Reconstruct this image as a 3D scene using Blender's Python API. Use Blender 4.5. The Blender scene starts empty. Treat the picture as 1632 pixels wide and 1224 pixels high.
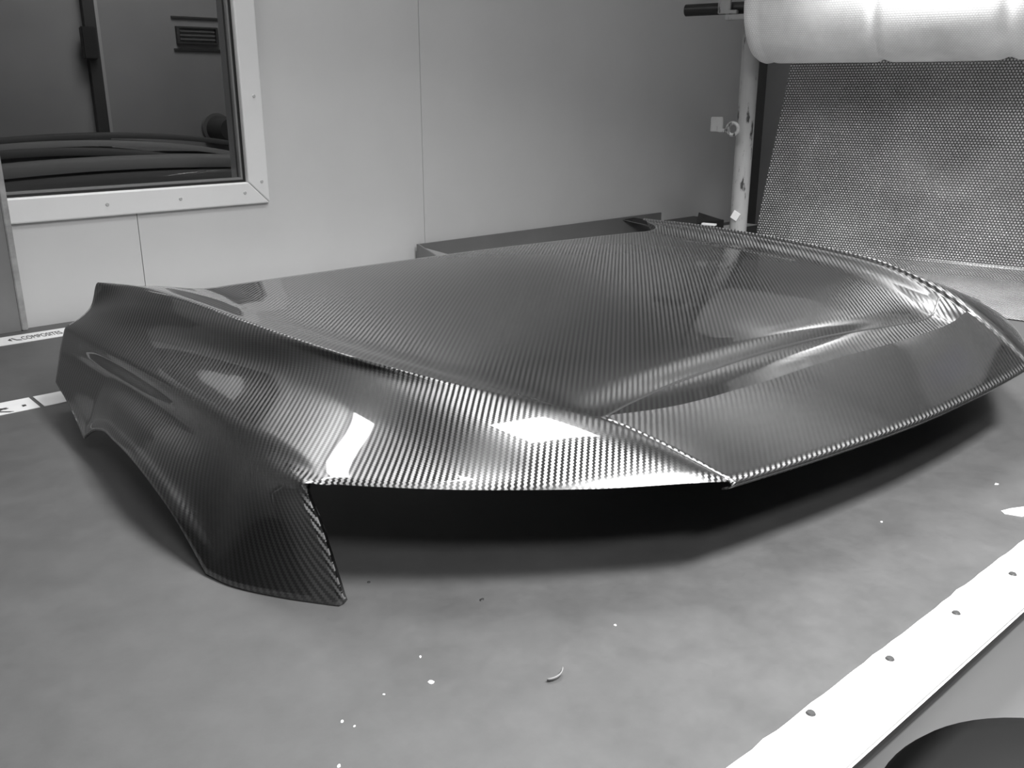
import bpy, bmesh, math, random
from mathutils import Vector, Matrix
random.seed(4)
sc = bpy.context.scene
S = 0.6            # metres per layout unit (camera height above the bench top = 1 unit)
TZ = 0.9           # bench top height
def W(x, y, z=0.0): return Vector((x*S, y*S, TZ + z*S))

# ---------------------------------------------------------------- camera
cam_d = bpy.data.cameras.new('camera'); cam = bpy.data.objects.new('camera', cam_d)
sc.collection.objects.link(cam); sc.camera = cam
cam_d.sensor_fit = 'HORIZONTAL'; cam_d.sensor_width = 36.0; cam_d.lens = 36.0*1467/1632
cam_d.clip_start = 0.02
cam.location = W(0, 0, 1)
pitch, head = math.radians(17.73), math.radians(48.4)
fwd = Vector((math.cos(head)*math.cos(pitch), math.sin(head)*math.cos(pitch), -math.sin(pitch)))
cam.rotation_euler = fwd.to_track_quat('-Z', 'Y').to_euler()

# ---------------------------------------------------------------- world, lights, exposure
wd = bpy.data.worlds.new('world'); sc.world = wd; wd.use_nodes = True
wd.node_tree.nodes['Background'].inputs[0].default_value = (1, 1, 1, 1)
wd.node_tree.nodes['Background'].inputs[1].default_value = 0.02
sc.view_settings.view_transform = 'Standard'; sc.view_settings.look = 'None'
sc.view_settings.exposure = 0.0; sc.view_settings.gamma = 1.0
sc.view_settings.use_curve_mapping = False
CEIL = 2.95        # ceiling height in units above the bench
def area(name, loc, power, sx, sy, rot=(0, 0, 0)):
    l = bpy.data.lights.new(name, 'AREA'); l.shape = 'RECTANGLE'; l.size = sx; l.size_y = sy; l.energy = power
    o = bpy.data.objects.new(name, l); sc.collection.objects.link(o); o.location = loc; o.rotation_euler = rot
    return o
LAMPS = [  # x, y (units), width, depth (m), watts, spread (louvred fittings)
    (1.7, -0.2, 0.6, 0.3, 66, 2.45),
    (-0.1, -1.0, 0.6, 0.3, 36, 2.6),
    (2.0, 1.95, 0.6, 0.5, 14, 2.6),
    (1.7, 4.16, 0.5, 0.24, 6, 2.6),
    (4.2, 2.1, 0.4, 0.15, 13, 1.7),   # small fitting right above the roll stand
]
for i, (x, y, a, b, p, sp_) in enumerate(LAMPS):
    area('ceiling_lamp', W(x, y, 2.2 if x > 4 else CEIL - .03), p, a, b).data.spread = sp_
area('ceiling_fill', W(5.1, 2.0, 2.1), 5, .7, .7, (math.pi, 0, 0))   # added fill with no fitting seen, lights the ceiling that the nose panel mirrors
area('booth_fill', W(2.2, 5.0, CEIL - .03), 9, .5, .5)   # added light, no lamp seen, lifting the dim booth behind the window

# ---------------------------------------------------------------- material helpers
def newmat(name):
    m = bpy.data.materials.new(name); m.use_nodes = True
    return m, m.node_tree, m.node_tree.nodes['Principled BSDF']
class NB:
    def __init__(s, nt): s.nt = nt
    def n(s, t, **k):
        o = s.nt.nodes.new(t)
        for a, b in k.items(): setattr(o, a, b)
        return o
    def lk(s, a, b): s.nt.links.new(a, b)
    def m(s, op, a, b=None, c=None):
        o = s.n('ShaderNodeMath', operation=op)
        for i, v in enumerate((a, b, c)):
            if v is None: continue
            if isinstance(v, (int, float)): o.inputs[i].default_value = v
            else: s.lk(v, o.inputs[i])
        return o.outputs[0]
    def ramp(s, fac, stops):
        o = s.n('ShaderNodeValToRGB'); e = o.color_ramp.elements
        e[0].position, e[1].position = stops[0][0], stops[-1][0]
        for p, c in stops[1:-1]: e.new(p)
        for i, (p, c) in enumerate(stops): e[i].color = (c, c, c, 1)
        s.lk(fac, o.inputs[0]); return o.outputs[0]
    def noise(s, scale, detail=4, rough=.55, vec=None):
        o = s.n('ShaderNodeTexNoise'); o.inputs['Scale'].default_value = scale
        o.inputs['Detail'].default_value = detail; o.inputs['Roughness'].default_value = rough
        if vec is not None: s.lk(vec, o.inputs['Vector'])
        return o.outputs['Fac']
    def objco(s): return s.n('ShaderNodeTexCoord').outputs['Object']
    def bump(s, h, strength, dist, bsdf):
        b = s.n('ShaderNodeBump'); b.inputs['Strength'].default_value = strength; b.inputs['Distance'].default_value = dist
        s.lk(h, b.inputs['Height']); s.lk(b.outputs[0], bsdf.inputs['Normal'])
def plain(name, g, rough=.5, metal=0.0, var=.0, scale=8, spec=.5, bump=0):
    m, nt, b = newmat(name); q = NB(nt)
    b.inputs['Roughness'].default_value = rough; b.inputs['Metallic'].default_value = metal
    b.inputs['Specular IOR Level'].default_value = spec
    f = q.noise(scale, 5, .6, q.objco())
    c = q.ramp(f, [(.3, g*(1-var)), (.7, g*(1+var))]); q.lk(c, b.inputs['Base Color'])
    if bump: q.bump(f, bump, .01, b)
    return m

def carbon(name='carbon_weave'):
    m, nt, b = newmat(name); q = NB(nt)
    uv = q.n('ShaderNodeUVMap'); uv.uv_map = 'UVMap'
    sp = q.n('ShaderNodeSeparateXYZ'); q.lk(uv.outputs[0], sp.inputs[0])
    tw = 1/.0045
    us = q.m('MULTIPLY', sp.outputs[0], tw); vs = q.m('MULTIPLY', sp.outputs[1], tw)
    d = q.m('SUBTRACT', q.m('FLOOR', us), q.m('FLOOR', vs))
    fr = q.m('FRACT', q.m('MULTIPLY', d, .25))
    mask = q.m('LESS_THAN', fr, .49)
    tan = q.n('ShaderNodeTangent', direction_type='UV_MAP'); tan.uv_map = 'UVMap'
    q.lk(tan.outputs[0], b.inputs['Tangent'])
    q.lk(q.m('MULTIPLY', mask, .25), b.inputs['Anisotropic Rotation'])
    b.inputs['Anisotropic'].default_value = .92
    b.inputs['Roughness'].default_value = .38
    b.inputs['Metallic'].default_value = 1.0
    n = q.noise(3.0, 3, .5, q.objco())
    c = q.m('ADD', q.m('MULTIPLY', mask, .09), q.m('MULTIPLY_ADD', n, .02, .085))
    q.lk(c, b.inputs['Base Color'])
    b.inputs['Coat Weight'].default_value = 1.0; b.inputs['Coat Roughness'].default_value = .04
    b.inputs['Coat IOR'].default_value = 1.6
    return m

def bubble(name, g, scale, rough, metal=0.0, strength=.8, spec=.5, con=.5):
    m, nt, b = newmat(name); q = NB(nt)
    uv = q.n('ShaderNodeUVMap'); uv.uv_map = 'UVMap'
    sp = q.n('ShaderNodeSeparateXYZ'); q.lk(uv.outputs[0], sp.inputs[0])
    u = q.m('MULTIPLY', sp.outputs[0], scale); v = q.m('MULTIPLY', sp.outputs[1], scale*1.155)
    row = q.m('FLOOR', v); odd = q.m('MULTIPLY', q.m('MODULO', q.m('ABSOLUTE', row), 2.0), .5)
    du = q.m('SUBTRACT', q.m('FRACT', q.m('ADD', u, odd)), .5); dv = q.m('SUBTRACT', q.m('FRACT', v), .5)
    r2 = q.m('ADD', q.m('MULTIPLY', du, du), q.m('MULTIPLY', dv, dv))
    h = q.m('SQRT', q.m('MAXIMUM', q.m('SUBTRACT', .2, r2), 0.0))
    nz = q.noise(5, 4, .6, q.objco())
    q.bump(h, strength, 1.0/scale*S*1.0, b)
    c = q.m('MULTIPLY', q.ramp(nz, [(.25, g*.75), (.75, g*1.2)]), q.m('MULTIPLY_ADD', h, con, 1.05-con*.35))  # bubble tops lighter, gaps darker: their sparkle and shade put into the colour
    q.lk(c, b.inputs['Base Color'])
    b.inputs['Roughness'].default_value = rough; b.inputs['Metallic'].default_value = metal
    b.inputs['Specular IOR Level'].default_value = spec
    return m

MW = plain('painted_wall', .66, .45, var=.03, scale=3)
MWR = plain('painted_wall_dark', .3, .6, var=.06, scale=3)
MROOM = plain('room_paint', .12, .7, var=.05, scale=2)
MCEIL = plain('ceiling_paint', .85, .8, var=.04, scale=2)
MFLOOR = plain('floor_vinyl', .42, .45, var=.05, scale=4)
MFRAME = plain('window_frame_plastic', .82, .35, var=.02, scale=6)
MDARK = plain('black_rubber', .012, .45)
MSCREW = plain('screw_steel', .06, .35)
MSCREWD = plain('screw_slot', .02, .5)
MPOST = None
MC = carbon()

def table_mat():
    m, nt, b = newmat('bench_top_laminate'); q = NB(nt); co = q.objco()
    a = q.noise(2.2, 8, .62, co); c = q.noise(60, 4, .65, co); s = q.noise(11, 8, .72, co)
    v = q.m('ADD', q.m('MULTIPLY', a, .04), q.m('ADD', q.m('MULTIPLY', c, .02), q.m('MULTIPLY', s, .10)))
    v = q.m('MULTIPLY', q.m('ADD', v, .055), .63)
    q.lk(v, b.inputs['Base Color'])
    q.lk(q.m('MULTIPLY_ADD', s, .3, .38), b.inputs['Roughness'])
    q.bump(c, .04, .003, b)
    return m
MTABLE = table_mat()
def strip_mat():
    m, nt, b = newmat('white_edging'); q = NB(nt); co = q.objco()
    a = q.noise(22, 6, .7, co); v = q.ramp(a, [(.22, .45), (.33, .86), (1.0, .9)])
    q.lk(v, b.inputs['Base Color']); b.inputs['Roughness'].default_value = .35
    return m
MSTRIP = strip_mat()
def post_mat():
    m, nt, b = newmat('chipped_white_paint'); q = NB(nt); co = q.objco()
    mp = q.n('ShaderNodeMapping'); q.lk(co, mp.inputs[0]); mp.inputs['Scale'].default_value = (40, 40, 9)
    a = q.noise(1.0, 6, .7, mp.outputs[0]); v = q.ramp(a, [(.37, .03), (.43, .33), (1.0, .40)])
    q.lk(v, b.inputs['Base Color']); b.inputs['Roughness'].default_value = .4
    return m
MPOST = post_mat()

# ---------------------------------------------------------------- object helpers
def link(o, parent=None):
    sc.collection.objects.link(o)
    if parent is not None: o.parent = parent
    return o
def mesh_obj(name, verts, faces, m, parent=None, smooth=False, uvs=None):
    me = bpy.data.meshes.new(name); me.from_pydata([tuple(v) for v in verts], [], faces); me.update()
    if m: me.materials.append(m)
    if uvs is not None:
        l = me.uv_layers.new(name='UVMap')
        for lp in me.loops: l.data[lp.index].uv = uvs[lp.vertex_index]
    if smooth:
        for p in me.polygons: p.use_smooth = True
    o = bpy.data.objects.new(name, me); link(o, parent)
    if parent is not None: o.matrix_parent_inverse = parent.matrix_basis.inverted()
    return o
def bm_obj(name, bm, m, parent=None, smooth=False):
    me = bpy.data.meshes.new(name); bmesh.ops.recalc_face_normals(bm, faces=bm.faces); bm.to_mesh(me); bm.free()
    if m: me.materials.append(m)
    if smooth:
        for p in me.polygons: p.use_smooth = True
    o = bpy.data.objects.new(name, me); link(o, parent)
    if parent is not None: o.matrix_parent_inverse = parent.matrix_basis.inverted()
    return o
def add_box(bm, c, s, rot=None, bevel=0.0):
    """c centre, s full size, in metres"""
    M = Matrix.Translation(c) @ (rot.to_4x4() if rot else Matrix.Identity(4)) @ Matrix.Diagonal((*s, 1))
    r = bmesh.ops.create_cube(bm, size=1.0, matrix=M)
    if bevel:
        es = list({e for v in r['verts'] for e in v.link_edges})
        bmesh.ops.bevel(bm, geom=es, offset=bevel, segments=2, affect='EDGES', clamp_overlap=True)
def box(name, c, s, m, parent=None, rot=None, bevel=0.0):
    bm = bmesh.new(); add_box(bm, Vector(c), s, rot, bevel); return bm_obj(name, bm, m, parent)
def ubox(name, x0, x1, y0, y1, z0, z1, m, parent=None, bevel=0.0):
    a, b = W(x0, y0, z0), W(x1, y1, z1); return box(name, (a+b)/2, (b-a), m, parent, None, bevel)
def add_tube(bm, p0, p1, r, seg=24, r2=None):
    p0, p1 = Vector(p0), Vector(p1); d = p1-p0
    M = Matrix.Translation((p0+p1)/2) @ d.to_track_quat('Z', 'Y').to_matrix().to_4x4()
    bmesh.ops.create_cone(bm, cap_ends=True, segments=seg, radius1=r, radius2=r if r2 is None else r2, depth=d.length, matrix=M)
def shade_auto(o, ang=35):
    for p in o.data.polygons: p.use_smooth = True
    o.data.set_sharp_from_angle(angle=math.radians(ang))
def empty(name, loc, label=None, cat=None, group=None):
    o = bpy.data.objects.new(name, None); o.location = loc; o.empty_display_size = .05; link(o); tag(o, label, cat, group); return o
def tag(o, label=None, cat=None, group=None, kind=None):
    if label: o['label'] = label
    if cat: o['category'] = cat
    if group: o['group'] = group
    if kind: o['kind'] = kind
    return o
def struct(o): o['kind'] = 'structure'; return o

# ---------------------------------------------------------------- the room
WY = 4.40; FZ = -TZ/S; XL, XR, YF = -3.0, 6.45, -4.6
wx0, wx1, wz0, wz1 = .93, 2.125, .56, 1.95          # window opening on the back wall
wt = .12/S
back = struct(ubox('wall_back', wx1+.02, XR, WY+.031, WY+wt, FZ, CEIL, MW))
for x0, x1, z0, z1 in ((XL, wx0-.02, FZ, CEIL), (wx0-.02, wx1+.02, FZ, wz0-.02), (wx0-.02, wx1+.02, wz1+.02, CEIL)):
    ubox('wall_core', x0, x1, WY+.031, WY+wt, FZ, CEIL if z1 == CEIL else z1, MW, back) if z0 == FZ else ubox('wall_core', x0, x1, WY+.031, WY+wt, z0, z1, MW, back)
g = .0016
def prism(name, pts, y0, y1, m, parent):
    k = len(pts); vs = [W(x, y0, z) for x, z in pts]+[W(x, y1, z) for x, z in pts]
    fs = [tuple(range(k)), tuple(range(k, 2*k))[::-1]]+[(i, k+i, k+(i+1) % k, (i+1) % k) for i in range(k)]
    bm = bmesh.new(); vv = [bm.verts.new(v) for v in vs]
    for f in fs: bm.faces.new([vv[i] for i in f])
    bm.normal_update()
    bmesh.ops.triangulate(bm, faces=[f for f in bm.faces if len(f.verts) > 4], ngon_method='EAR_CLIP')
    return bm_obj(name, bm, m, parent)
SM = [XL, -1.73, -.08, 1.566, 3.22, XR]
def rect(a, b): return [(a+g, FZ), (b-g, FZ), (b-g, CEIL), (a+g, CEIL)]
for a, b in ((XL, -1.73), (-1.73, -.08), (3.22, XR)): prism('panel', rect(a, b), WY, WY+.03, MW, back)
prism('panel', [(-.08+g, FZ), (1.566-g, FZ), (1.566-g, wz0), (wx0, wz0), (wx0, wz1), (1.566-g, wz1), (1.566-g, CEIL), (-.08+g, CEIL)], WY, WY+.03, MW, back)
prism('panel', [(1.566+g, FZ), (3.22-g, FZ), (3.22-g, CEIL), (1.566+g, CEIL), (1.566+g, wz1), (wx1, wz1), (wx1, wz0), (1.566+g, wz0)], WY, WY+.03, MW, back)
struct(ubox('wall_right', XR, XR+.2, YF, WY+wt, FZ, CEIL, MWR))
struct(ubox('trim_1', XR-.17, XR, WY-.10, WY-.001, FZ, CEIL, plain('dark_corner_trim', .10, .5)))
struct(ubox('wall_left', XL-.2, XL, YF, WY+wt, FZ, CEIL, MROOM))
struct(ubox('wall_front', XL, XR, YF-.2, YF, FZ, CEIL, MROOM))
struct(ubox('floor', XL, XR, YF, WY+wt, FZ-.1, FZ, MFLOOR))
struct(ubox('ceiling', XL-.2, XR+.2, YF-.2, WY+6, CEIL, CEIL+.1, MCEIL))

# window
win = struct(empty('window_1', W(1.6, WY, wz0)))
fw = .108
def miter(name, pts, m):  # bevelled frame member from four front-plane corners (units x,z), stepped profile
    ys = [WY-.001, WY-.03]
    vs = [W(x, ys[0], z) for x, z in pts] + [W(x, ys[1], z) for x, z in pts]
    o = mesh_obj(name, vs, [(0, 1, 2, 3), (7, 6, 5, 4), (0, 4, 5, 1), (1, 5, 6, 2), (2, 6, 7, 3), (3, 7, 4, 0)], m, win)
    bv = o.modifiers.new('bevel', 'BEVEL'); bv.width = .004; bv.segments = 2
    return o
ox0, ox1, oz0, oz1 = wx0-fw, wx1+fw, wz0-fw, wz1+fw
e = .0012
fb = miter('window_frame', [(ox0, oz0), (ox1-e, oz0), (wx1-e, wz0), (wx0, wz0)], MFRAME)
fr = miter('window_frame', [(ox1, oz0+e), (ox1, oz1), (wx1, wz1), (wx1, wz0+e)], MFRAME)
ft = miter('window_frame', [(ox1, oz1), (ox0, oz1), (wx0, wz1), (wx1, wz1)], MFRAME)
fl = miter('window_frame', [(ox0, oz1), (ox0, oz0), (wx0, wz0), (wx0, wz1)], MFRAME)
# inner glazing bead (grey channel then black gasket)
MBEAD = plain('grey_bead', .22, .4)
def ring(name, x0, x1, z0, z1, w, y0, y1, m, parent):
    bm = bmesh.new()
    for a, b, c, d in [(x0, x1, z0, z0+w), (x0, x1, z1-w, z1), (x0, x0+w, z0+w, z1-w), (x1-w, x1, z0+w, z1-w)]:
        p, q = W(a, y0, c), W(b, y1, d); add_box(bm, (p+q)/2, (q-p))
    return bm_obj(name, bm, m, parent)
ring('gasket', wx0, wx1, wz0, wz1, .012, WY+.004, WY+.045, MDARK, win)
ring('glazing_bead', wx0+.012, wx1-.012, wz0+.012, wz1-.012, .010, WY+.008, WY+.05, MBEAD, win)
def glass_mat():
    m, nt, b = newmat('window_glass'); q = NB(nt); nt.nodes.remove(b)
    out = nt.nodes['Material Output']; tr = q.n('ShaderNodeBsdfTransparent'); tr.inputs[0].default_value = (.8, .8, .8, 1)
    gl = q.n('ShaderNodeBsdfGlossy'); gl.inputs['Roughness'].default_value = .01
    fz = q.n('ShaderNodeFresnel'); fz.inputs[0].default_value = 1.5
    mx = q.n('ShaderNodeMixShader'); q.lk(fz.outputs[0], mx.inputs[0]); q.lk(tr.outputs[0], mx.inputs[1]); q.lk(gl.outputs[0], mx.inputs[2])
    q.lk(mx.outputs[0], out.inputs[0]); return m
tag(ubox('glass', wx0+.013, wx1-.013, WY+.028, WY+.038, wz0+.013, wz1-.013, glass_mat(), win), 'dark reflective window pane')
def screw(name, c, r, nrm, parent, ms=MSCREW):
    bm = bmesh.new(); n = Vector(nrm).normalized(); c = Vector(c)
    add_tube(bm, c, c+n*r*.35, r, 16, r*.75)
    o = bm_obj(name, bm, ms, parent); shade_auto(o, 30)
    return o
for x, z, p in [(1.43, .505, fb), (1.77, .505, fb), (2.10, .510, fb), (2.195, .56, fr), (2.19, .97, fr), (2.19, 1.45, fr)]:
    screw('screw_head', W(x, WY-.03, z), .009*S, (0, -1, 0), p, plain('screw_cap', .5, .4))

# adjoining dim booth seen through the glass
BY = 6.0
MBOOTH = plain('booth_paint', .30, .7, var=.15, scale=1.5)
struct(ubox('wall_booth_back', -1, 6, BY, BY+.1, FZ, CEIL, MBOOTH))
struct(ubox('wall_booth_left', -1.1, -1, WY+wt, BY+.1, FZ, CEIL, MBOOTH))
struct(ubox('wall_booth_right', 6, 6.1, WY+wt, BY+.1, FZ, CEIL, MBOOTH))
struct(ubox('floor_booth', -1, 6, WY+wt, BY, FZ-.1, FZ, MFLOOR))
pole = empty('door_post', W(2.0, BY-.05, FZ), 'dark upright post with a switch box seen dimly through the window', 'post')
MDK = plain('dark_post_paint', .05, .5)
ubox('upright', 1.955, 2.02, BY-.05, BY-.002, FZ, CEIL, MDK, pole)
ubox('edge_strip', 2.0205, 2.04, BY-.045, BY-.002, FZ, CEIL, plain('post_edge', .45, .5), pole)
ubox('switch_box', 1.915, 1.999, BY-.09, BY-.051, 1.17, 1.35, plain('switch_box_black', .02, .5), pole, .004)
vent = empty('vent_grille', W(2.65, BY-.02, 1.325), 'small louvred wall vent seen dimly through the window, upper right', 'vent')
for z0, z1, x0, x1 in ((1.275, 1.285, 2.51, 2.78), (1.368, 1.378, 2.51, 2.78), (1.285, 1.368, 2.51, 2.525), (1.285, 1.368, 2.765, 2.78)):
    ubox('frame_bar', x0, x1, BY-.03, BY-.002, z0, z1, MDK, vent)
for k in range(3): ubox('slat', 2.53, 2.76, BY-.022, BY-.002, 1.298+.024*k, 1.308+.024*k, plain('vent_slat', .14, .5), vent)
for z in (1.235, 1.425): ubox('trim_bar', 2.49, 2.82, BY-.012, BY-.002, z, z+.012, MDK, vent)
ov = empty('round_lamp', W(2.72, BY-.1, .755), 'dark rounded wall fitting with a pale rim seen through the lower right of the window', 'wall fitting')
def ellip(name, c, r, m, parent):
    bm = bmesh.new(); bmesh.ops.create_uvsphere(bm, u_segments=28, v_segments=16, radius=1.0, matrix=Matrix.Translation(W(*c)) @ Matrix.Diagonal((r[0]*S, r[1]*S, r[2]*S, 1)))
    o = bm_obj(name, bm, m, parent, True); return o
bm = bmesh.new(); add_tube(bm, W(2.725, BY-.20, .755), W(2.725, BY-.03, .755), .066*S, 32, .085*S); shade_auto(bm_obj('housing', bm, MDK, ov))
bm = bmesh.new(); add_tube(bm, W(2.715, BY-.03, .757), W(2.715, BY-.002, .757), .098*S, 32); shade_auto(bm_obj('rim', bm, plain('pale_rim', .16, .4), ov))
car = empty('dark_car', W(1.9, 5.3, FZ), 'dark car standing behind the window, only its long low top showing', 'car')
def car_part(name, prof, x0, x1, m):
    # prof: (y, z) section swept along x, drooping towards both ends
    vs = []; fs = []; N = 40; k = len(prof)
    for i in range(N+1):
        t = i/N; x = x0+(x1-x0)*t; d = -.10*(2*t-1.0)**2 - .02*(2*t-1)**4
        for y, z in prof: vs.append(W(x, y, z+d))
    for i in range(N):
        for j in range(k-1): a = i*k+j; fs.append((a, a+1, a+k+1, a+k))
    fs += [tuple(range(k)), tuple(N*k+j for j in range(k))[::-1]]
    return mesh_obj(name, vs, fs, m, car, True)
MCARP = plain('car_paint_dark', .05, .8); MCARG = plain('car_grey', .15, .8)
car_part('lower_body', [(4.95, FZ+.3), (4.95, .45), (4.97, .56), (5.02, .585), (5.6, .60), (5.6, FZ+.3)], .2, 3.4, MCARP)
car_part('side_band', [(5.05, .60), (5.06, .645), (5.10, .66), (5.5, .67), (5.5, .60)], .3, 3.2, MCARG)
car_part('roof_strip', [(5.2, .675), (5.2, .70), (5.23, .715), (5.45, .715), (5.45, .675)], .5, 2.35, MCARP)
car_part('roof', [(5.25, .715), (5.26, .735), (5.30, .745), (5.45, .745), (5.45, .715)], .5, 2.6, MCARG)
car_part('roof_rail', [(5.32, .748), (5.32, .770), (5.34, .778), (5.42, .778), (5.42, .748)], .6, 2.75, MCARP)

# ---------------------------------------------------------------- bench
bench = empty('workbench', W(1.6, 2.4, FZ), 'large workbench with a scuffed dark grey top and white screwed edging', 'workbench')
BX0, BX1, BY0, BY1 = -1.5, 6.2, .60, 4.36
ubox('top_board', BX0, BX1, .545, BY1, -.05, 0, MTABLE, bench)
ubox('edge_rail', BX0, BX1, .560, .60, -.075, -.052, plain('grey_edge_rail', .30, .4), bench)
ubox('edge_rail', BX0, BX1, .575, .60, -.115, -.078, plain('pale_edge_rail', .5, .4), bench, .002)
ubox('apron_panel', BX0, BX1, .80, .83, FZ+.15, -.051, plain('apron_paint', .75, .5), bench)
for x in (BX0+.15, 2.35, BX1-.2):
    for y in (1.1, BY1-.2):
        ubox('leg', x-.06, x+.06, y-.06, y+.06, FZ, -.051, MBEAD, bench, .003)
# front edging: thin white strip with a torn inner edge and a downturned lip
ys_in = []
n = 220; vs = []; fs = []
rx = random.Random(2)
for i in range(n+1):
    x = BX0 + (BX1-BX0)*i/n
    j = .656 - .006*(x-1.0)*.6 + rx.uniform(-.0012, .0012) + (.003 if rx.random() < .06 else 0)
    vs += [W(x, .535, .004), W(x, j, .004), W(x, j, .0004), W(x, .535, -.008), W(x, .543, -.008), W(x, .543, .0004)]
for i in range(n):
    a, b = i*6, i*6+6
    for k in range(6): fs.append((a+k, a+(k+1) % 6, b+(k+1) % 6, b+k))
fs += [(5, 4, 3, 2, 1, 0), tuple(n*6+k for k in range(6))]
strip = mesh_obj('front_edging', vs, fs, MSTRIP, bench); tag(strip, 'white edging strip with screws and a torn inner edge')
x = 1.239 - .2475*10
while x < BX1:
    if x > BX0:
        yy = .641 - (x-1.239)*.05*.99 if 1 < x < 2.3 else .6
        yy = min(.641, max(.585, yy))
        s_ = screw('screw_head', W(x, yy, .004), .0088*S, (0, 0, 1), strip)
    x += .2475
# lettered tapes
MTAPE = plain('white_tape', .82, .4, var=.05, scale=15); MINK = plain('dark_ink', .05, .5)
def tape(name, x0, x1, y0, y1, label, gaps=()):
    t = ubox(name, x0, x1, y0, y1, .0004, .0022, MTAPE, bench); tag(t, label); return t
t1 = tape('tape', BX0, BX1, 4.105, 4.25, 'white tape along the back of the bench lettered Composite')
t2 = tape('tape', BX0, .742, 3.183, 3.315, 'white tape across the bench, torn and marked')
t3 = tape('tape', .755, 2.6, 3.183, 3.315, 'white tape piece running under the carbon fender')
def text_obj(name, s, loc, size, m, parent, rot=0.0, stretch=1.0):
    c = bpy.data.curves.new(name, 'FONT'); c.body = s; c.size = size; c.extrude = .0002
    tmp = bpy.data.objects.new(name, c); sc.collection.objects.link(tmp)
    dg = bpy.context.evaluated_depsgraph_get(); me = bpy.data.meshes.new_from_object(tmp.evaluated_get(dg))
    bpy.data.objects.remove(tmp); me.materials.append(m)
    me.transform(Matrix.Diagonal((stretch, 1, 1, 1)))
    o = bpy.data.objects.new(name, me); link(o, parent); o.location = loc; o.rotation_euler = (0, 0, rot)
    return o
text_obj('lettering', 'COMPOSITES', W(.945, 4.148, .003), .082*S, MINK, t1, 0, .33)
# arrow mark and underline in front of the lettering
def flat(name, pts, z, m, parent, th=.0003):
    k = len(pts); vs = [W(x, y, z) for x, y in pts]+[W(x, y, z)+Vector((0, 0, th)) for x, y in pts]
    fs = [tuple(range(k))[::-1], tuple(range(k, 2*k))]+[(i, (i+1) % k, k+(i+1) % k, k+i) for i in range(k)]
    return mesh_obj(name, vs, fs, m, parent)
flat('arrow_mark', [(.893, 4.175), (.906, 4.20), (.904, 4.15)], .003, MINK, t1)
flat('arrow_mark', [(.910, 4.20), (.915, 4.203), (.925, 4.165), (.94, 4.155), (.94, 4.145), (.922, 4.152)], .003, MINK, t1)
text_obj('lettering', 'K', W(.60, 3.19, .003), .05, MINK, t2, 0, 1.2)
flat('scrape_mark', [(.56, 3.29), (.60, 3.275), (.66, 3.235), (.65, 3.228), (.59, 3.262), (.55, 3.275)], .003, MINK, t2)
for x in (.70, .55): flat('scrape_mark', [(x, 3.24), (x+.012, 3.24), (x+.012, 3.225), (x, 3.22)], .003, MINK, t2)
for x in (.955, .99): flat('ink_mark', [(x, 3.26), (x+.009, 3.26), (x+.009, 3.22), (x, 3.22)], .003, MINK, t3)
tp = flat('tape', [(2.296, .752), (2.328, .742), (2.50, .655), (2.42, .655), (2.30, .705), (2.285, .74)], .0004, MTAPE, bench, .0008); tag(tp, 'torn scrap of white tape near the front edging')

# debris lying on the bench
MCHIP = plain('pale_chip', .8, .5); MCRUMB = plain('dark_crumb', .02, .6)
def chip(x, y, r, label, m=MCHIP, n=7, h=.3, stretch=1.0, rot=0.0, seed=0, group=None):
    rr = random.Random(seed); vs = []; fs = []; r *= .75
    for k in range(n):
        a = 2*math.pi*k/n; q = r*rr.uniform(.65, 1.15)
        px, py = math.cos(a)*q*stretch, math.sin(a)*q
        vs.append(W(x + px*math.cos(rot)-py*math.sin(rot), y + px*math.sin(rot)+py*math.cos(rot), .0005))
    for k in range(n): vs.append(vs[k].lerp(W(x, y, .0005), .25) + Vector((0, 0, r*h*S*rr.uniform(.6, 1.2))))
    vs.append(W(x, y, .0005) + Vector((0, 0, r*h*S*1.3)))
    for k in range(n):
        j = (k+1) % n; fs += [(k, j, n+j, n+k), (n+k, n+j, 2*n)]
    fs.append(tuple(range(n))[::-1])
    o = mesh_obj('chip' if m is MCHIP else 'crumb', vs, fs, m); tag(o, label, 'debris', group); return o
chip(.817, 1.136, .0085, 'largest pale chip lying on the grey bench in the foreground', seed=1, rot=.5)
chip(.848, 1.211, .003, 'tiny white sliver just behind the largest pale chip', stretch=1.8, seed=2, rot=.8)
chip(.643, 1.149, .0045, 'white flake at lower left of the foreground bench, the bigger of a close pair', stretch=1.4, seed=3, rot=.8)
chip(.651, 1.125, .003, 'small white flake beside a bigger flake on the foreground bench', stretch=1.6, seed=4, rot=.8)
chip(.583, 1.061, .004, 'white flake at the very bottom edge of the picture', stretch=1.4, seed=5, rot=.6)
chip(1.196, 1.043, .0045, 'small pale crumb alone on the bench below the hood nose', seed=6)
chip(2.017, .92, .005, 'pale flake on the bench just beyond the hood shadow, right of centre', stretch=1.3, seed=7)
chip(2.458, .828, .007, 'white crumb near the right edge beneath the far end of the hood nose', stretch=1.4, seed=8)
chip(.735, 1.163, .0035, 'faint pale crumb left of the largest chip', seed=9)
chip(.927, 1.504, .006, 'black crumb in shadow right of the fender tip', MCRUMB, seed=10)
chip(1.062, 1.289, .006, 'curved black crumb at the edge of the hood shadow', MCRUMB, stretch=1.7, rot=.2, seed=11)
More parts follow.
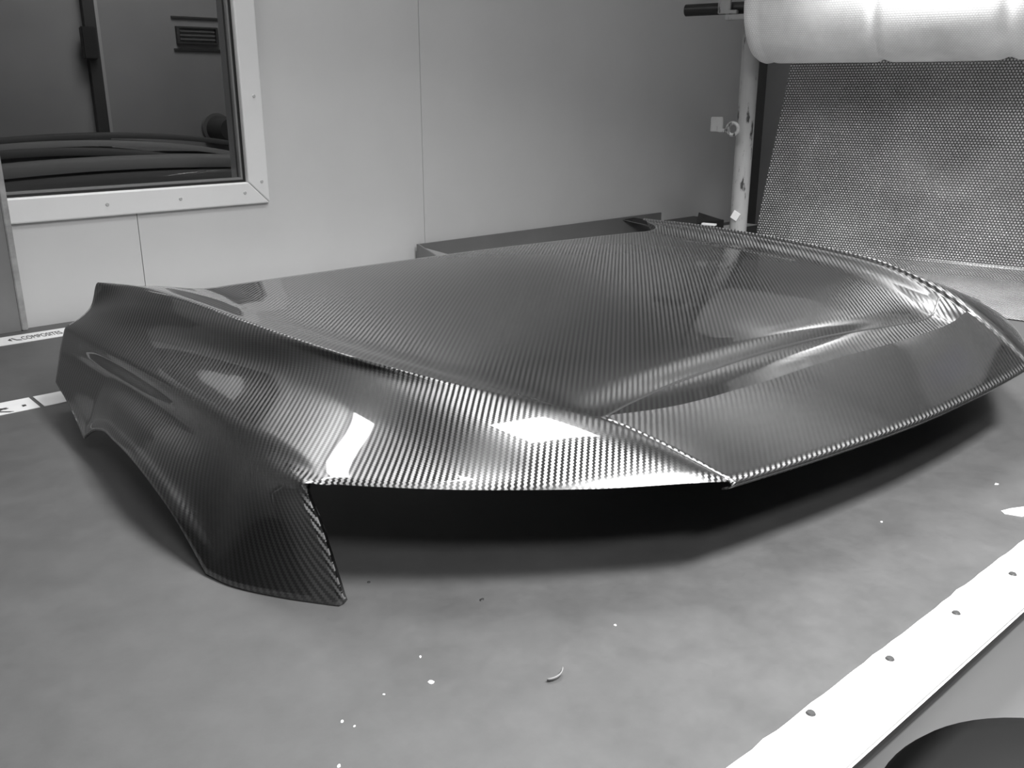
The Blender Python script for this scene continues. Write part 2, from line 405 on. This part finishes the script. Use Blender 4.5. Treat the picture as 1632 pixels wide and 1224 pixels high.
# curled shaving
vs = []; fs = []
for i in range(13):
    t = i/12; a = -2.4+1.7*t; cx_, cy_ = .986+.022*math.cos(a)+.004, 1.018+.022*math.sin(a)
    w = .0035*math.sin(math.pi*min(1, t*1.0+.12))+.001
    for k, dz in ((0, .001), (1, .008+.006*t)):
        vs.append(W(cx_+(k*.004)*math.cos(a), cy_+(k*.004)*math.sin(a), dz))
for i in range(12): a = i*2; fs.append((a, a+1, a+3, a+2))
sh = mesh_obj('shaving', vs, fs, plain('grey_shaving', .22, .5), smooth=True); tag(sh, 'curled grey shaving lying right of the largest pale chip', 'debris')
so = sh.modifiers.new('t', 'SOLIDIFY'); so.thickness = .0012

# ---------------------------------------------------------------- carbon fibre front clamshell
HA = math.radians(-3.3); OX, OY = .834, 1.472; CEN = 1.374
ca, sa = math.cos(HA), math.sin(HA)
def CW(u, v, z): return W(OX + ca*u - sa*v, OY + sa*u + ca*v, z)
def crv(pts, ts, closed=False):
    """non-uniform Catmull-Rom (finite difference Hermite) through pts at parameters ts"""
    k = len(pts); dim = len(pts[0]); T = []
    for i in range(k):
        if i == 0: T.append([(pts[1][d]-pts[0][d])/(ts[1]-ts[0]) for d in range(dim)])
        elif i == k-1: T.append([(pts[-1][d]-pts[-2][d])/(ts[-1]-ts[-2]) for d in range(dim)])
        else:
            h0, h1 = ts[i]-ts[i-1], ts[i+1]-ts[i]
            T.append([((pts[i][d]-pts[i-1][d])/h0*h1 + (pts[i+1][d]-pts[i][d])/h1*h0)/(h0+h1) for d in range(dim)])
    def f(t):
        i = 0
        while i < k-2 and t > ts[i+1]: i += 1
        h = ts[i+1]-ts[i]; s = (t-ts[i])/h; s2, s3 = s*s, s*s*s
        a, b, c, e = 2*s3-3*s2+1, s3-2*s2+s, -2*s3+3*s2, s3-s2
        return [a*pts[i][d]+b*h*T[i][d]+c*pts[i+1][d]+e*h*T[i+1][d] for d in range(dim)]
    return f
def smooth_ts(pts, n=4):
    return pts
def byv(pts):
    v0, v1 = pts[0][1], pts[-1][1]
    return crv(pts, [(v0-p[1])/(v0-v1) for p in pts])
K = byv([(.055, 1.755, .376), (.094, 1.66, .382), (.128, 1.5, .393), (.147, 1.3, .399), (.168, 1.1, .401), (.188, .9, .400), (.211, .7, .397),
         (.243, .5, .392), (.292, .3, .383), (.386, .1, .364), (.500, -.08, .340), (.560, -.165, .326), (.604, -.25, .299), (.648, -.35, .262), (.691, -.424, .228)])
SH = byv([(-.075, 1.711, .250), (-.053, 1.259, .257), (-.034, .924, .262), (-.011, .622, .264), (.008, .408, .263), (.018, .292, .261), (.033, .118, .253), (.031, .042, .243)])
VL = byv([(-.023, 1.71, .277), (.005, 1.5, .305), (.062, 1.186, .318), (.138, .685, .321), (.180, .286, .308), (.195, .09, .290), (.203, -.03, .269), (.205, -.123, .242)])
ML = byv([(.020, 1.73, .308), (.06, 1.5, .350), (.114, 1.279, .375), (.182, .705, .38), (.276, .29, .362), (.334, .015, .340), (.358, -.08, .324), (.388, -.178, .300), (.414, -.24, .272), (.438, -.289, .238)])
F2 = byv([(-.103, 1.699, .178), (-.061, 1.262, .190), (-.050, .849, .202), (-.041, .518, .212), (-.026, .270, .222), (-.023, .086, .240)])
F0p = [(-.158, 1.560, .115), (-.168, 1.355, .088), (-.184, 1.160, .053), (-.172, 1.120, .080), (-.164, 1.045, .106), (-.170, .885, .124), (-.177, .715, .129),
       (-.179, .572, .115), (-.177, .462, .091), (-.172, .370, .050), (-.169, .277, .005), (-.148, .208, .002), (-.081, .093, .001), (-.004, -.008, .001)]
F0t = [(1.560-p[1])/1.568 for p in F0p]
segs = [(0, 2), (2, 10), (10, 13)]
F0s = [crv(F0p[a:b+1], F0t[a:b+1]) for a, b in segs]
def F0(t):
    if t <= F0t[2]: return F0s[0](t)
    if t <= F0t[10]: return F0s[1](t)
    return F0s[2](t)

def relaxed(f, it):
    N = 160; P = [f(i/N) for i in range(N+1)]
    for _ in range(it):
        P = [P[0]]+[[(P[i-1][d]+2*P[i][d]+P[i+1][d])/4 for d in range(3)] for i in range(1, N)]+[P[N]]
    def g(t):
        i = min(N-1, int(t*N)); w = t*N-i
        return [P[i][d]*(1-w)+P[i+1][d]*w for d in range(3)]
    return g
SH, VL, ML, F2, K = relaxed(SH, 120), relaxed(VL, 160), relaxed(ML, 120), relaxed(F2, 120), relaxed(K, 25)
clam = empty('clamshell_hood', CW(CEN, .5, 0), 'glossy carbon fibre car hood and fenders in one shell standing on the grey bench', 'car hood')

def lip_out(t):   # raised lip round the wheel arch
    return max(0.0, min(1.0, (t-.20)/.08, (.86-t)/.08))
def fender(mir):
    ts = sorted([i/130 for i in range(131) if min(abs(i/130-q) for q in F0t) > .004] + F0t)
    rows = None; P = []; UV = []
    for t in ts:
        a, f2, s, v, m, k = F0(t), F2(t), SH(t), VL(t), ML(t), K(t)
        lo = lip_out(t)
        f0b = [a[d]+(f2[d]-a[d])*.16 for d in range(3)]; f0b[0] -= .006*lo
        f0c = [a[d]+(f2[d]-a[d])*.24 for d in range(3)]; f0c[0] -= .002*lo
        f1 = [a[d]+(f2[d]-a[d])*.6 for d in range(3)]; f1[0] -= .012*(1-abs(2*t-1))
        # just inside the crest the skin turns over into the bonnet
        kin = [k[0]+.007, k[1], k[2]-.006]
        s1 = [s[d]+(f2[d]-s[d])*.22 for d in range(3)]; s2 = [s[d]+(v[d]-s[d])*.14 for d in range(3)]
        s1[0] -= .003*(1-abs(2*t-1)); s0 = [s[0]*.6+.2*(s1[0]+s2[0]), s[1], s[2]*.6+.2*(s1[2]+s2[2])]
        pts = [a, f0b, f0c, f1, f2, s1, s0, s2, v, m, k, kin]
        par = [0, .10, .16, .32, .50, .62, .76, .90, 1.0]
        # chord-length parameters
        L = [0]
        for i in range(1, len(pts)): L.append(L[-1]+max(.004, math.dist(pts[i], pts[i-1]))**.6)
        f = crv(pts, L)
        nsub = [3, 3, 4, 4, 5, 4, 4, 6, 7, 7, 3]
        col = []
        for i in range(len(pts)-1):
            for j in range(nsub[i]): col.append(f(L[i]+(L[i+1]-L[i])*j/nsub[i]))
        col.append(list(kin))
        acc = 0; uvc = [None]*len(col); uvc[-1] = (kin[0], k[1])
        for i in range(len(col)-2, -1, -1):
            acc += math.hypot(col[i][0]-col[i+1][0], col[i][2]-col[i+1][2]); uvc[i] = (kin[0]-acc, col[i][1])
        P.append(col); UV.append(uvc)
    R = len(P[0]); vs = []; uv = []; fs = []
    # returned flange along the front (headlight) edge: two more columns folded back inside
    def flange(col, depth, off):
        out = []
        for i, q in enumerate(col):
            out.append([q[0]+off[0], q[1]+off[1], q[2]+off[2]])
        return out
    for off in ((.010, .002, -.001), (.021, .010, -.003)):
        P.append(flange(P[len(ts)-1], 0, off)); UV.append([(a+.01, b-.01) for a, b in UV[len(ts)-1]])
    for c, u in zip(P, UV):
        for q, w in zip(c, u):
            uu = 2*CEN-q[0] if mir else q[0]
            vs.append(CW(uu, q[1], max(q[2], .001))); uv.append((2*CEN-w[0] if mir else w[0], w[1]))
    for i in range(len(P)-1):
        for j in range(R-1):
            a = i*R+j; q = (a, a+1, a+R+1, a+R); fs.append(q[::-1] if mir else q)
    o = mesh_obj('fender', vs, fs, MC, clam, True, uv)
    so = o.modifiers.new('thickness', 'SOLIDIFY'); so.thickness = .0025; so.offset = -1
    o.data.set_sharp_from_angle(angle=math.radians(50))
    return o
fender(False); fender(True)

# bonnet skin between the crests
def fin(pts):
    return crv([p[1:] for p in pts], [p[0] for p in pts])
def Kv(w):
    q = K(max(0.0, min(1.0, (1.755+w)/(1.755+.424)))); return [q[0], q[2]]
Gv = fin([(-1.755, .19, .373), (-1.5, .30, .374), (-1.3, .335, .374), (-1.1, .335, .374), (-.9, .335, .373), (-.7, .352, .370), (-.5, .388, .365), (-.3, .446, .354), (-.1, .535, .328), (0, .582, .311), (.06, .602, .298), (.13, .622, .290), (.2, .64, .285), (.28, .66, .274), (.34, .68, .262)])
Cz = fin([(-1.75, .385, 0), (-1.5, .393, 0), (-1.2, .403, 0), (-.9, .405, 0), (-.6, .396, 0), (-.35, .377, 0), (-.2, .362, 0), (-.1, .350, 0), (-.04, .342, 0), (0, .335, 0), (.02, .327, 0), (.045, .312, 0), (.065, .304, 0), (.09, .299, 0), (.14, .294, 0), (.2, .289, 0), (.25, .282, 0), (.30, .272, 0), (.34, .264, 0)])
def hood_prof(v):
    (ku, kz), (gu, gz), (cz, _) = Kv(-v), Gv(-v), Cz(-v)
    w = gu-ku
    pts = [(ku+.001, kz-.0002), (ku+.022, kz-.006-(kz-gz)*.06), (ku+w*.5, gz+(kz-gz)*.50), (ku+w*.9, gz+(kz-gz)*.07), (gu+.03, gz-.001), (gu+.10, gz+(cz-gz)*.10+.0), (gu+(CEN-gu)*.42, gz+(cz-gz)*.62), (gu+(CEN-gu)*.72, gz+(cz-gz)*.9), (CEN, cz)]
    pts = pts + [(2*CEN-u, z) for u, z in pts[-2::-1]]
    L = [0]
    for i in range(1, len(pts)): L.append(L[-1]+math.dist(pts[i], pts[i-1]))
    return crv(pts, L), L
def rear_v(s):   # s in 0..1 crest to crest: bonnet rear edge bows forward between the fenders
    q = abs(2*s-1)
    if q > .86: k = (q-.86)/.14; return 1.47+.285*k*k
    return 1.41+.06*(q/.86)**2
FV = -.335
NL = 96
lat = []
for i in range(NL+1):
    s = i/NL; lat.append(s)
# denser near the crests
lat = sorted(set([0, .01, .02, .03, .04, .05, .06, .075, .09, .11, .13, .15] + [.15+.7*i/44 for i in range(45)] + [1-x for x in (0, .01, .02, .03, .04, .05, .06, .075, .09, .11, .13, .15)]))
vs = []; uv = []; fs = []
NVV = 170
for i in range(NVV+1):
    w = 1-(1-i/NVV)**1.6
    for s in lat:
        v = rear_v(s)+(FV-rear_v(s))*w
        f, L = hood_prof(v); u, z = f(L[-1]*s)
        vs.append(CW(u, v, z)); uv.append((u, v))
R = len(lat)
for i in range(NVV):
    for j in range(R-1): a = i*R+j; fs.append((a, a+R, a+R+1, a+1))
hood = mesh_obj('bonnet_skin', vs, fs, MC, clam, True, uv)
so = hood.modifiers.new('thickness', 'SOLIDIFY'); so.thickness = .0025; so.offset = -1
# shut-line groove across the front of the bonnet: a fine dark joint following the surface
MJOINT = plain('dark_joint', .03, .35)
def hood_z(u, v):
    f, L = hood_prof(v); lo, hi = 0, L[-1]
    for _ in range(36):
        md = (lo+hi)/2
        if f(md)[0] < u: lo = md
        else: hi = md
    return f(lo)[1]
jl = crv([(.575, -.115), (.65, -.098), (.86, -.062), (1.1, -.045), (1.374, -.04), (1.648, -.045), (1.888, -.062), (2.07, -.075), (2.17, -.06), (2.25, -.03)], [.575, .65, .86, 1.1, 1.374, 1.648, 1.888, 2.07, 2.17, 2.25])
vs = []; fs = []
for i in range(91):
    u = .575+(2.25-.575)*i/90; _, v = jl(u)
    for dv, dz in ((-.004, .0005), (0, .0013), (.004, .0005)): vs.append(CW(u, v+dv, hood_z(u, v+dv)+dz))
for i in range(90):
    for k in (0, 1): a = i*3+k; fs.append((a, a+3, a+4, a+1))
mesh_obj('shut_line', vs, fs, MJOINT, clam, True)

# nose panel in front of the recess
NRc = fin([(0, -.160, .327), (.08, -.192, .319), (.27, -.205, .313), (.5, -.190, .310), (.73, -.205, .313), (.92, -.192, .319), (1.0, -.160, .327)])
NFc = fin([(0, -.424, .228), (.1, -.439, .228), (.3, -.460, .228), (.5, -.469, .228), (.7, -.460, .228), (.9, -.439, .228), (1.0, -.424, .228)])
vs = []; uv = []; fs = []; NA, NBv = 80, 12
prof = []
for i in range(NA+1):
    s = i/NA
    r_, f_ = NRc(s), NFc(s)
    for j in range(-2, NBv+4):
        if j < 0:      # rear lip rolled under
            w = 0; dz, dv = (-.004, .0) if j == -1 else (-.016, -.012)
        elif j > NBv:  # front edge rolled under
            k = j-NBv; w = 1; dz, dv = [(0, 0), (-.006, -.004), (-.014, .002), (-.018, .014)][k]
        else: w = j/NBv; dz = 0; dv = 0
        v = r_[0]+(f_[0]-r_[0])*w + dv
        ku = Kv(-v)[0] if v > -.25 else .604+(-.25-v)*.48
        ku += .001; u = ku+(2*CEN-2*ku)*s
        z = r_[1]+(f_[1]-r_[1])*w
        ew = abs(2*s-1)**10; z += (Kv(-max(v, -.424))[1]-.0002-z)*ew*(1 if 0 <= j <= NBv else 0) + dz
        vs.append(CW(u, v, z)); uv.append((u, v - (.02 if j > NBv else 0)*(j-NBv)))
R = NBv+6
for i in range(NA):
    for j in range(R-1): a = i*R+j; fs.append((a, a+1, a+R+1, a+R))
nose = mesh_obj('nose_panel', vs, fs, MC, clam, True, uv); nose.data.set_sharp_from_angle(angle=math.radians(55))
so = nose.modifiers.new('thickness', 'SOLIDIFY'); so.thickness = .002; so.offset = 0

# ---------------------------------------------------------------- carton behind the hood
MCARD = plain('grey_card', .18, .6, var=.05); MCARD2 = plain('lighter_card', .3, .6, var=.05)
cx0, cx1, cy0, cy1 = 3.13, 5.32, 4.02, 4.36
carton = empty('long_tray', W(4.2, 4.2, 0), 'long shallow open grey tray standing against the wall behind the hood', 'tray')
ubox('back_panel', cx0, cx1, cy1-.012, cy1, .003, .146, MCARD, carton)
mesh_obj('end_panel', [W(cx0, cy1-.013, .146), W(cx0, cy0, .06), W(cx0, cy0, .003), W(cx0, cy1-.013, .003), W(cx0+.01, cy1-.013, .146), W(cx0+.01, cy0, .06), W(cx0+.01, cy0, .003), W(cx0+.01, cy1-.013, .003)],
         [(0, 1, 2, 3), (7, 6, 5, 4), (0, 4, 5, 1), (1, 5, 6, 2), (2, 6, 7, 3), (3, 7, 4, 0)], MCARD, carton)
ubox('front_panel', cx0+.011, cx1, cy0, cy0+.010, .003, .06, MCARD2, carton)
ubox('bottom_panel', cx0+.011, cx1, cy0+.011, cy1-.013, .003, .012, MCARD, carton)
mesh_obj('end_flap', [W(cx0+.02, cy1-.016, .13), W(cx0+.02, cy0+.04, .065), W(cx0+.19, cy0+.05, .062), W(cx0+.025, cy1-.016, .124), W(cx0+.025, cy0+.04, .058), W(cx0+.19, cy0+.05, .056)],
         [(0, 1, 2), (5, 4, 3), (0, 3, 4, 1), (1, 4, 5, 2), (2, 5, 3, 0)], MCARD2, carton)
bs = mesh_obj('black_flap', [W(4.90, cy1-.014, .133), W(5.02, cy1-.014, .135), W(5.2, cy1-.17, .095), W(5.05, cy1-.17, .085), W(4.90, cy1-.016, .128), W(5.02, cy1-.016, .13), W(5.2, cy1-.172, .09), W(5.05, cy1-.172, .08)],
              [(0, 1, 2, 3), (7, 6, 5, 4), (0, 4, 5, 1), (1, 5, 6, 2), (2, 6, 7, 3), (3, 7, 4, 0)], MDARK, carton); tag(bs, 'black flap inside the tray')
cart2 = empty('small_carton', W(5.55, 4.2, 0), 'small dark carton beside the right end of the long grey tray', 'carton')
ubox('body', 5.36, 5.72, 4.08, 4.36, .003, .085, plain('dark_card', .07, .6), cart2, .002)
mesh_obj('flap', [W(5.40, 4.09, .087), W(5.70, 4.09, .087), W(5.70, 4.30, .12), W(5.40, 4.09, .083), W(5.70, 4.09, .083), W(5.70, 4.30, .116)],
         [(0, 1, 2), (5, 4, 3), (0, 3, 4, 1), (1, 4, 5, 2), (2, 5, 3, 0)], plain('dark_card_inside', .05, .6), cart2)

# ---------------------------------------------------------------- board leaning at the left
bd = empty('grey_board', W(.6, 4.33, 0), 'tall grey board standing upright on the bench in front of the window frame', 'board')
ubox('sheet', .25, .985, 4.325, 4.355, .0005, 1.15, plain('board_grey', .2, .55, var=.08, scale=5), bd)
tag(ubox('edge_band', .986, 1.012, 4.318, 4.358, .0005, 1.15, plain('board_edge', .34, .6, var=.25, scale=30), bd, .002), 'worn pale edge band')

# ---------------------------------------------------------------- dispenser post, rod, roll, sheet
D = Vector((.225, -.974, 0)).normalized(); NN = Vector((-.974, -.225, 0)).normalized()
P0 = Vector((5.33, 2.45, 0))
def Q(s, off, z): p = P0 + D*s + NN*off; return W(p.x, p.y, z)
post = empty('roll_stand', Q(-.975, .30, 0), 'white chipped tubular post with hooks carrying the bubble wrap roll', 'stand')
pc = Q(-.975, .30, 0)
bm = bmesh.new(); add_tube(bm, pc+Vector((0, 0, .004)), pc+Vector((0, 0, 2.0*S)), .052*S, 32); shade_auto(bm_obj('tube', bm, MPOST, post))
box('base_plate', pc+Vector((0, 0, .0046)), (.14*S, .14*S, .008), MPOST, post, None, .001)
rotD = D.to_track_quat('X', 'Z').to_matrix()
def hook(z):
    h = empty('hook', Q(-.975, .36, z)); h.parent = post; h.matrix_parent_inverse = post.matrix_basis.inverted()
    box('tab', Q(-1.10, .43, z+.005), (.075*S, .02*S, .085*S), MPOST, h, rotD, .002)
    box('arm', Q(-1.055, .43, z-.03), (.07*S, .03*S, .022*S), MPOST, h, rotD, .002)
    return h
def ringhook(z):
    bm = bmesh.new(); R_, r_ = .034*S, .011*S; c = Q(-1.0, .43, z); nseg, ms = 20, 8
    vv = []
    for i in range(nseg):
        a = 2*math.pi*i/nseg
        for j in range(ms):
            b = 2*math.pi*j/ms; q = (R_+r_*math.cos(b))
            vv.append(bm.verts.new(c + D*(q*math.cos(a)) + Vector((0, 0, q*math.sin(a))) + NN*(r_*math.sin(b))))
    for i in range(nseg):
        for j in range(ms):
            bm.faces.new([vv[i*ms+j], vv[((i+1) % nseg)*ms+j], vv[((i+1) % nseg)*ms+(j+1) % ms], vv[i*ms+(j+1) % ms]])
    return bm
hk = hook(.80); shade_auto(bm_obj('ring', ringhook(.78), MPOST, hk))
hk2 = hook(1.45)
box('bracket', Q(-1.01, .43, 1.392), (.15*S, .05*S, .03*S), MPOST, hk2, rotD, .002)
# tape scrap on the foot of the post
box('tape_scrap', pc+NN*(.054*S)+Vector((0, 0, .27*S)), (.004, .045*S, .05*S), MTAPE, post, Matrix.Rotation(math.radians(13), 3, 'Z') @ Matrix.Rotation(.5, 3, 'X'))
ft_ = box('foot_bracket', Q(-1.14, .36, .205), (.09*S, .03*S, .012*S), MFRAME, post, rotD, .001)

rod = bpy.data.objects
bm = bmesh.new(); add_tube(bm, Q(-1.36, .385, 1.445), Q(1.25, .385, 1.445), .033*S, 20)
rodo = bm_obj('roll_spindle', bm, MDARK); shade_auto(rodo); tag(rodo, 'black rod through the bubble wrap roll, sticking out past the white post', 'rod')

RR = .315; AX = .385; AZ = 1.455
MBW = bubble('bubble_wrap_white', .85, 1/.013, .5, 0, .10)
prof = [(1.17, .045), (-.904, .045), (-.905, .05), (-.905, .17), (-.900, .25), (-.885, .29), (-.86, .308)]
s = -.84
while s < 1.15:
    r = RR
    for c, w, dp in ((-.20, .026, .014), (.40, .03, .016), (-.80, .02, .008)):
        r -= dp*math.exp(-((s-c)/w)**2)
    prof.append((s, r)); s += .01
prof += [(1.16, .29), (1.17, .05), (1.17, .045)]
vs = []; fs = []; uv = []; seg = 96
for a, r in prof:
    for k in range(seg):
        th = 2*math.pi*k/seg
        rr = r*(1+.004*math.sin(3*th+a*2)+.003*math.sin(7*th-a*5))
        vs.append(Q(a, AX+rr*math.cos(th), AZ+rr*math.sin(th))); uv.append((a, th*RR))
for i in range(len(prof)-1):
    for k in range(seg):
        b = i*seg; fs.append((b+k, b+(k+1) % seg, b+seg+(k+1) % seg, b+seg+k))
roll = mesh_obj('bubble_wrap_roll', vs, fs, MBW, None, True)
l = roll.data.uv_layers.new(name='UVMap')
for p in roll.data.polygons:
    ids = [roll.data.loops[li].vertex_index for li in p.loop_indices]; k0 = min(i % seg for i in ids); wrap = any(i % seg == seg-1 for i in ids) and k0 == 0
    for li in p.loop_indices:
        i = roll.data.loops[li].vertex_index; k = i % seg
        th = 2*math.pi*(seg if (wrap and k == 0) else k)/seg
        l.data[li].uv = (prof[i//seg][0], th*RR)
tag(roll, 'big white roll of bubble wrap on the black rod, its belly creased in bands', 'roll')

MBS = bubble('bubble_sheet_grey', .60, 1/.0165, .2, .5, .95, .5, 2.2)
vs = []; fs = []; uv = []; NU, NV = 60, 60
path = [(1.50, .02), (1.14, .03), (.6, .02), (.2, .005), (.04, .0), (.012, .03), (.006, .10), (.004, .4), (.004, .85), (.004, 1.10)]  # (z, off) down the back then forward on the bench
Lp = [0]
for i in range(1, len(path)): Lp.append(Lp[-1]+math.dist(path[i], path[i-1]))
pf = crv(path, Lp)
for i in range(NV+1):
    t = Lp[-1]*i/NV; z, off = pf(t); z = max(z, .003)
    for j in range(NU+1):
        w = j/NU
        s0 = -.83 - .137*max(0, (1.136-z)) if z > .05 else -.90+.02*off
        s = s0 + (1.45-s0)*w
        wob = .012*math.sin(s*5+z*3)*min(1, max(0, z-.1)*3)
        lift = 0.02*math.exp(-((off-.05)/.05)**2) if z < .03 else 0
        vs.append(Q(s, off+wob, z+lift)); uv.append((s, t))
for i in range(NV):
    for j in range(NU): a = i*(NU+1)+j; fs.append((a, a+1, a+NU+2, a+NU+1))
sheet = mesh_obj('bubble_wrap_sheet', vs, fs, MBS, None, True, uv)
tag(sheet, 'grey sheet of bubble wrap hanging behind the roll and folding onto the bench', 'bubble wrap')

# ---------------------------------------------------------------- black bin below the front edge
bx_, by_, zt = 1.67, .24, -.30
tb = empty('round_bin', W(bx_, by_, FZ), 'black round-lidded bin on the floor below the white bench edging', 'bin')
def lathe(name, prof, m, parent, seg=72):
    vs = []; fs = []
    for r, z in prof:
        for k in range(seg): th = 2*math.pi*k/seg; vs.append(W(bx_+r*math.cos(th), by_+r*math.sin(th), z))
    for i in range(len(prof)-1):
        for k in range(seg): b = i*seg; fs.append((b+k, b+(k+1) % seg, b+seg+(k+1) % seg, b+seg+k))
    o = mesh_obj(name, vs, fs[::-1], m, parent, True); o.data.set_sharp_from_angle(angle=math.radians(40)); return o
MBIN = plain('black_plastic', .009, .6)
lathe('lid', [(.001, zt+.02), (.25, zt+.015), (.36, zt+.008), (.41, zt-.01), (.425, zt-.03), (.425, zt-.07), (.40, zt-.07)], MBIN, tb)
lathe('body', [(.398, zt-.075), (.34, FZ+.02), (.33, FZ+.001), (.001, FZ+.001)], MBIN, tb)
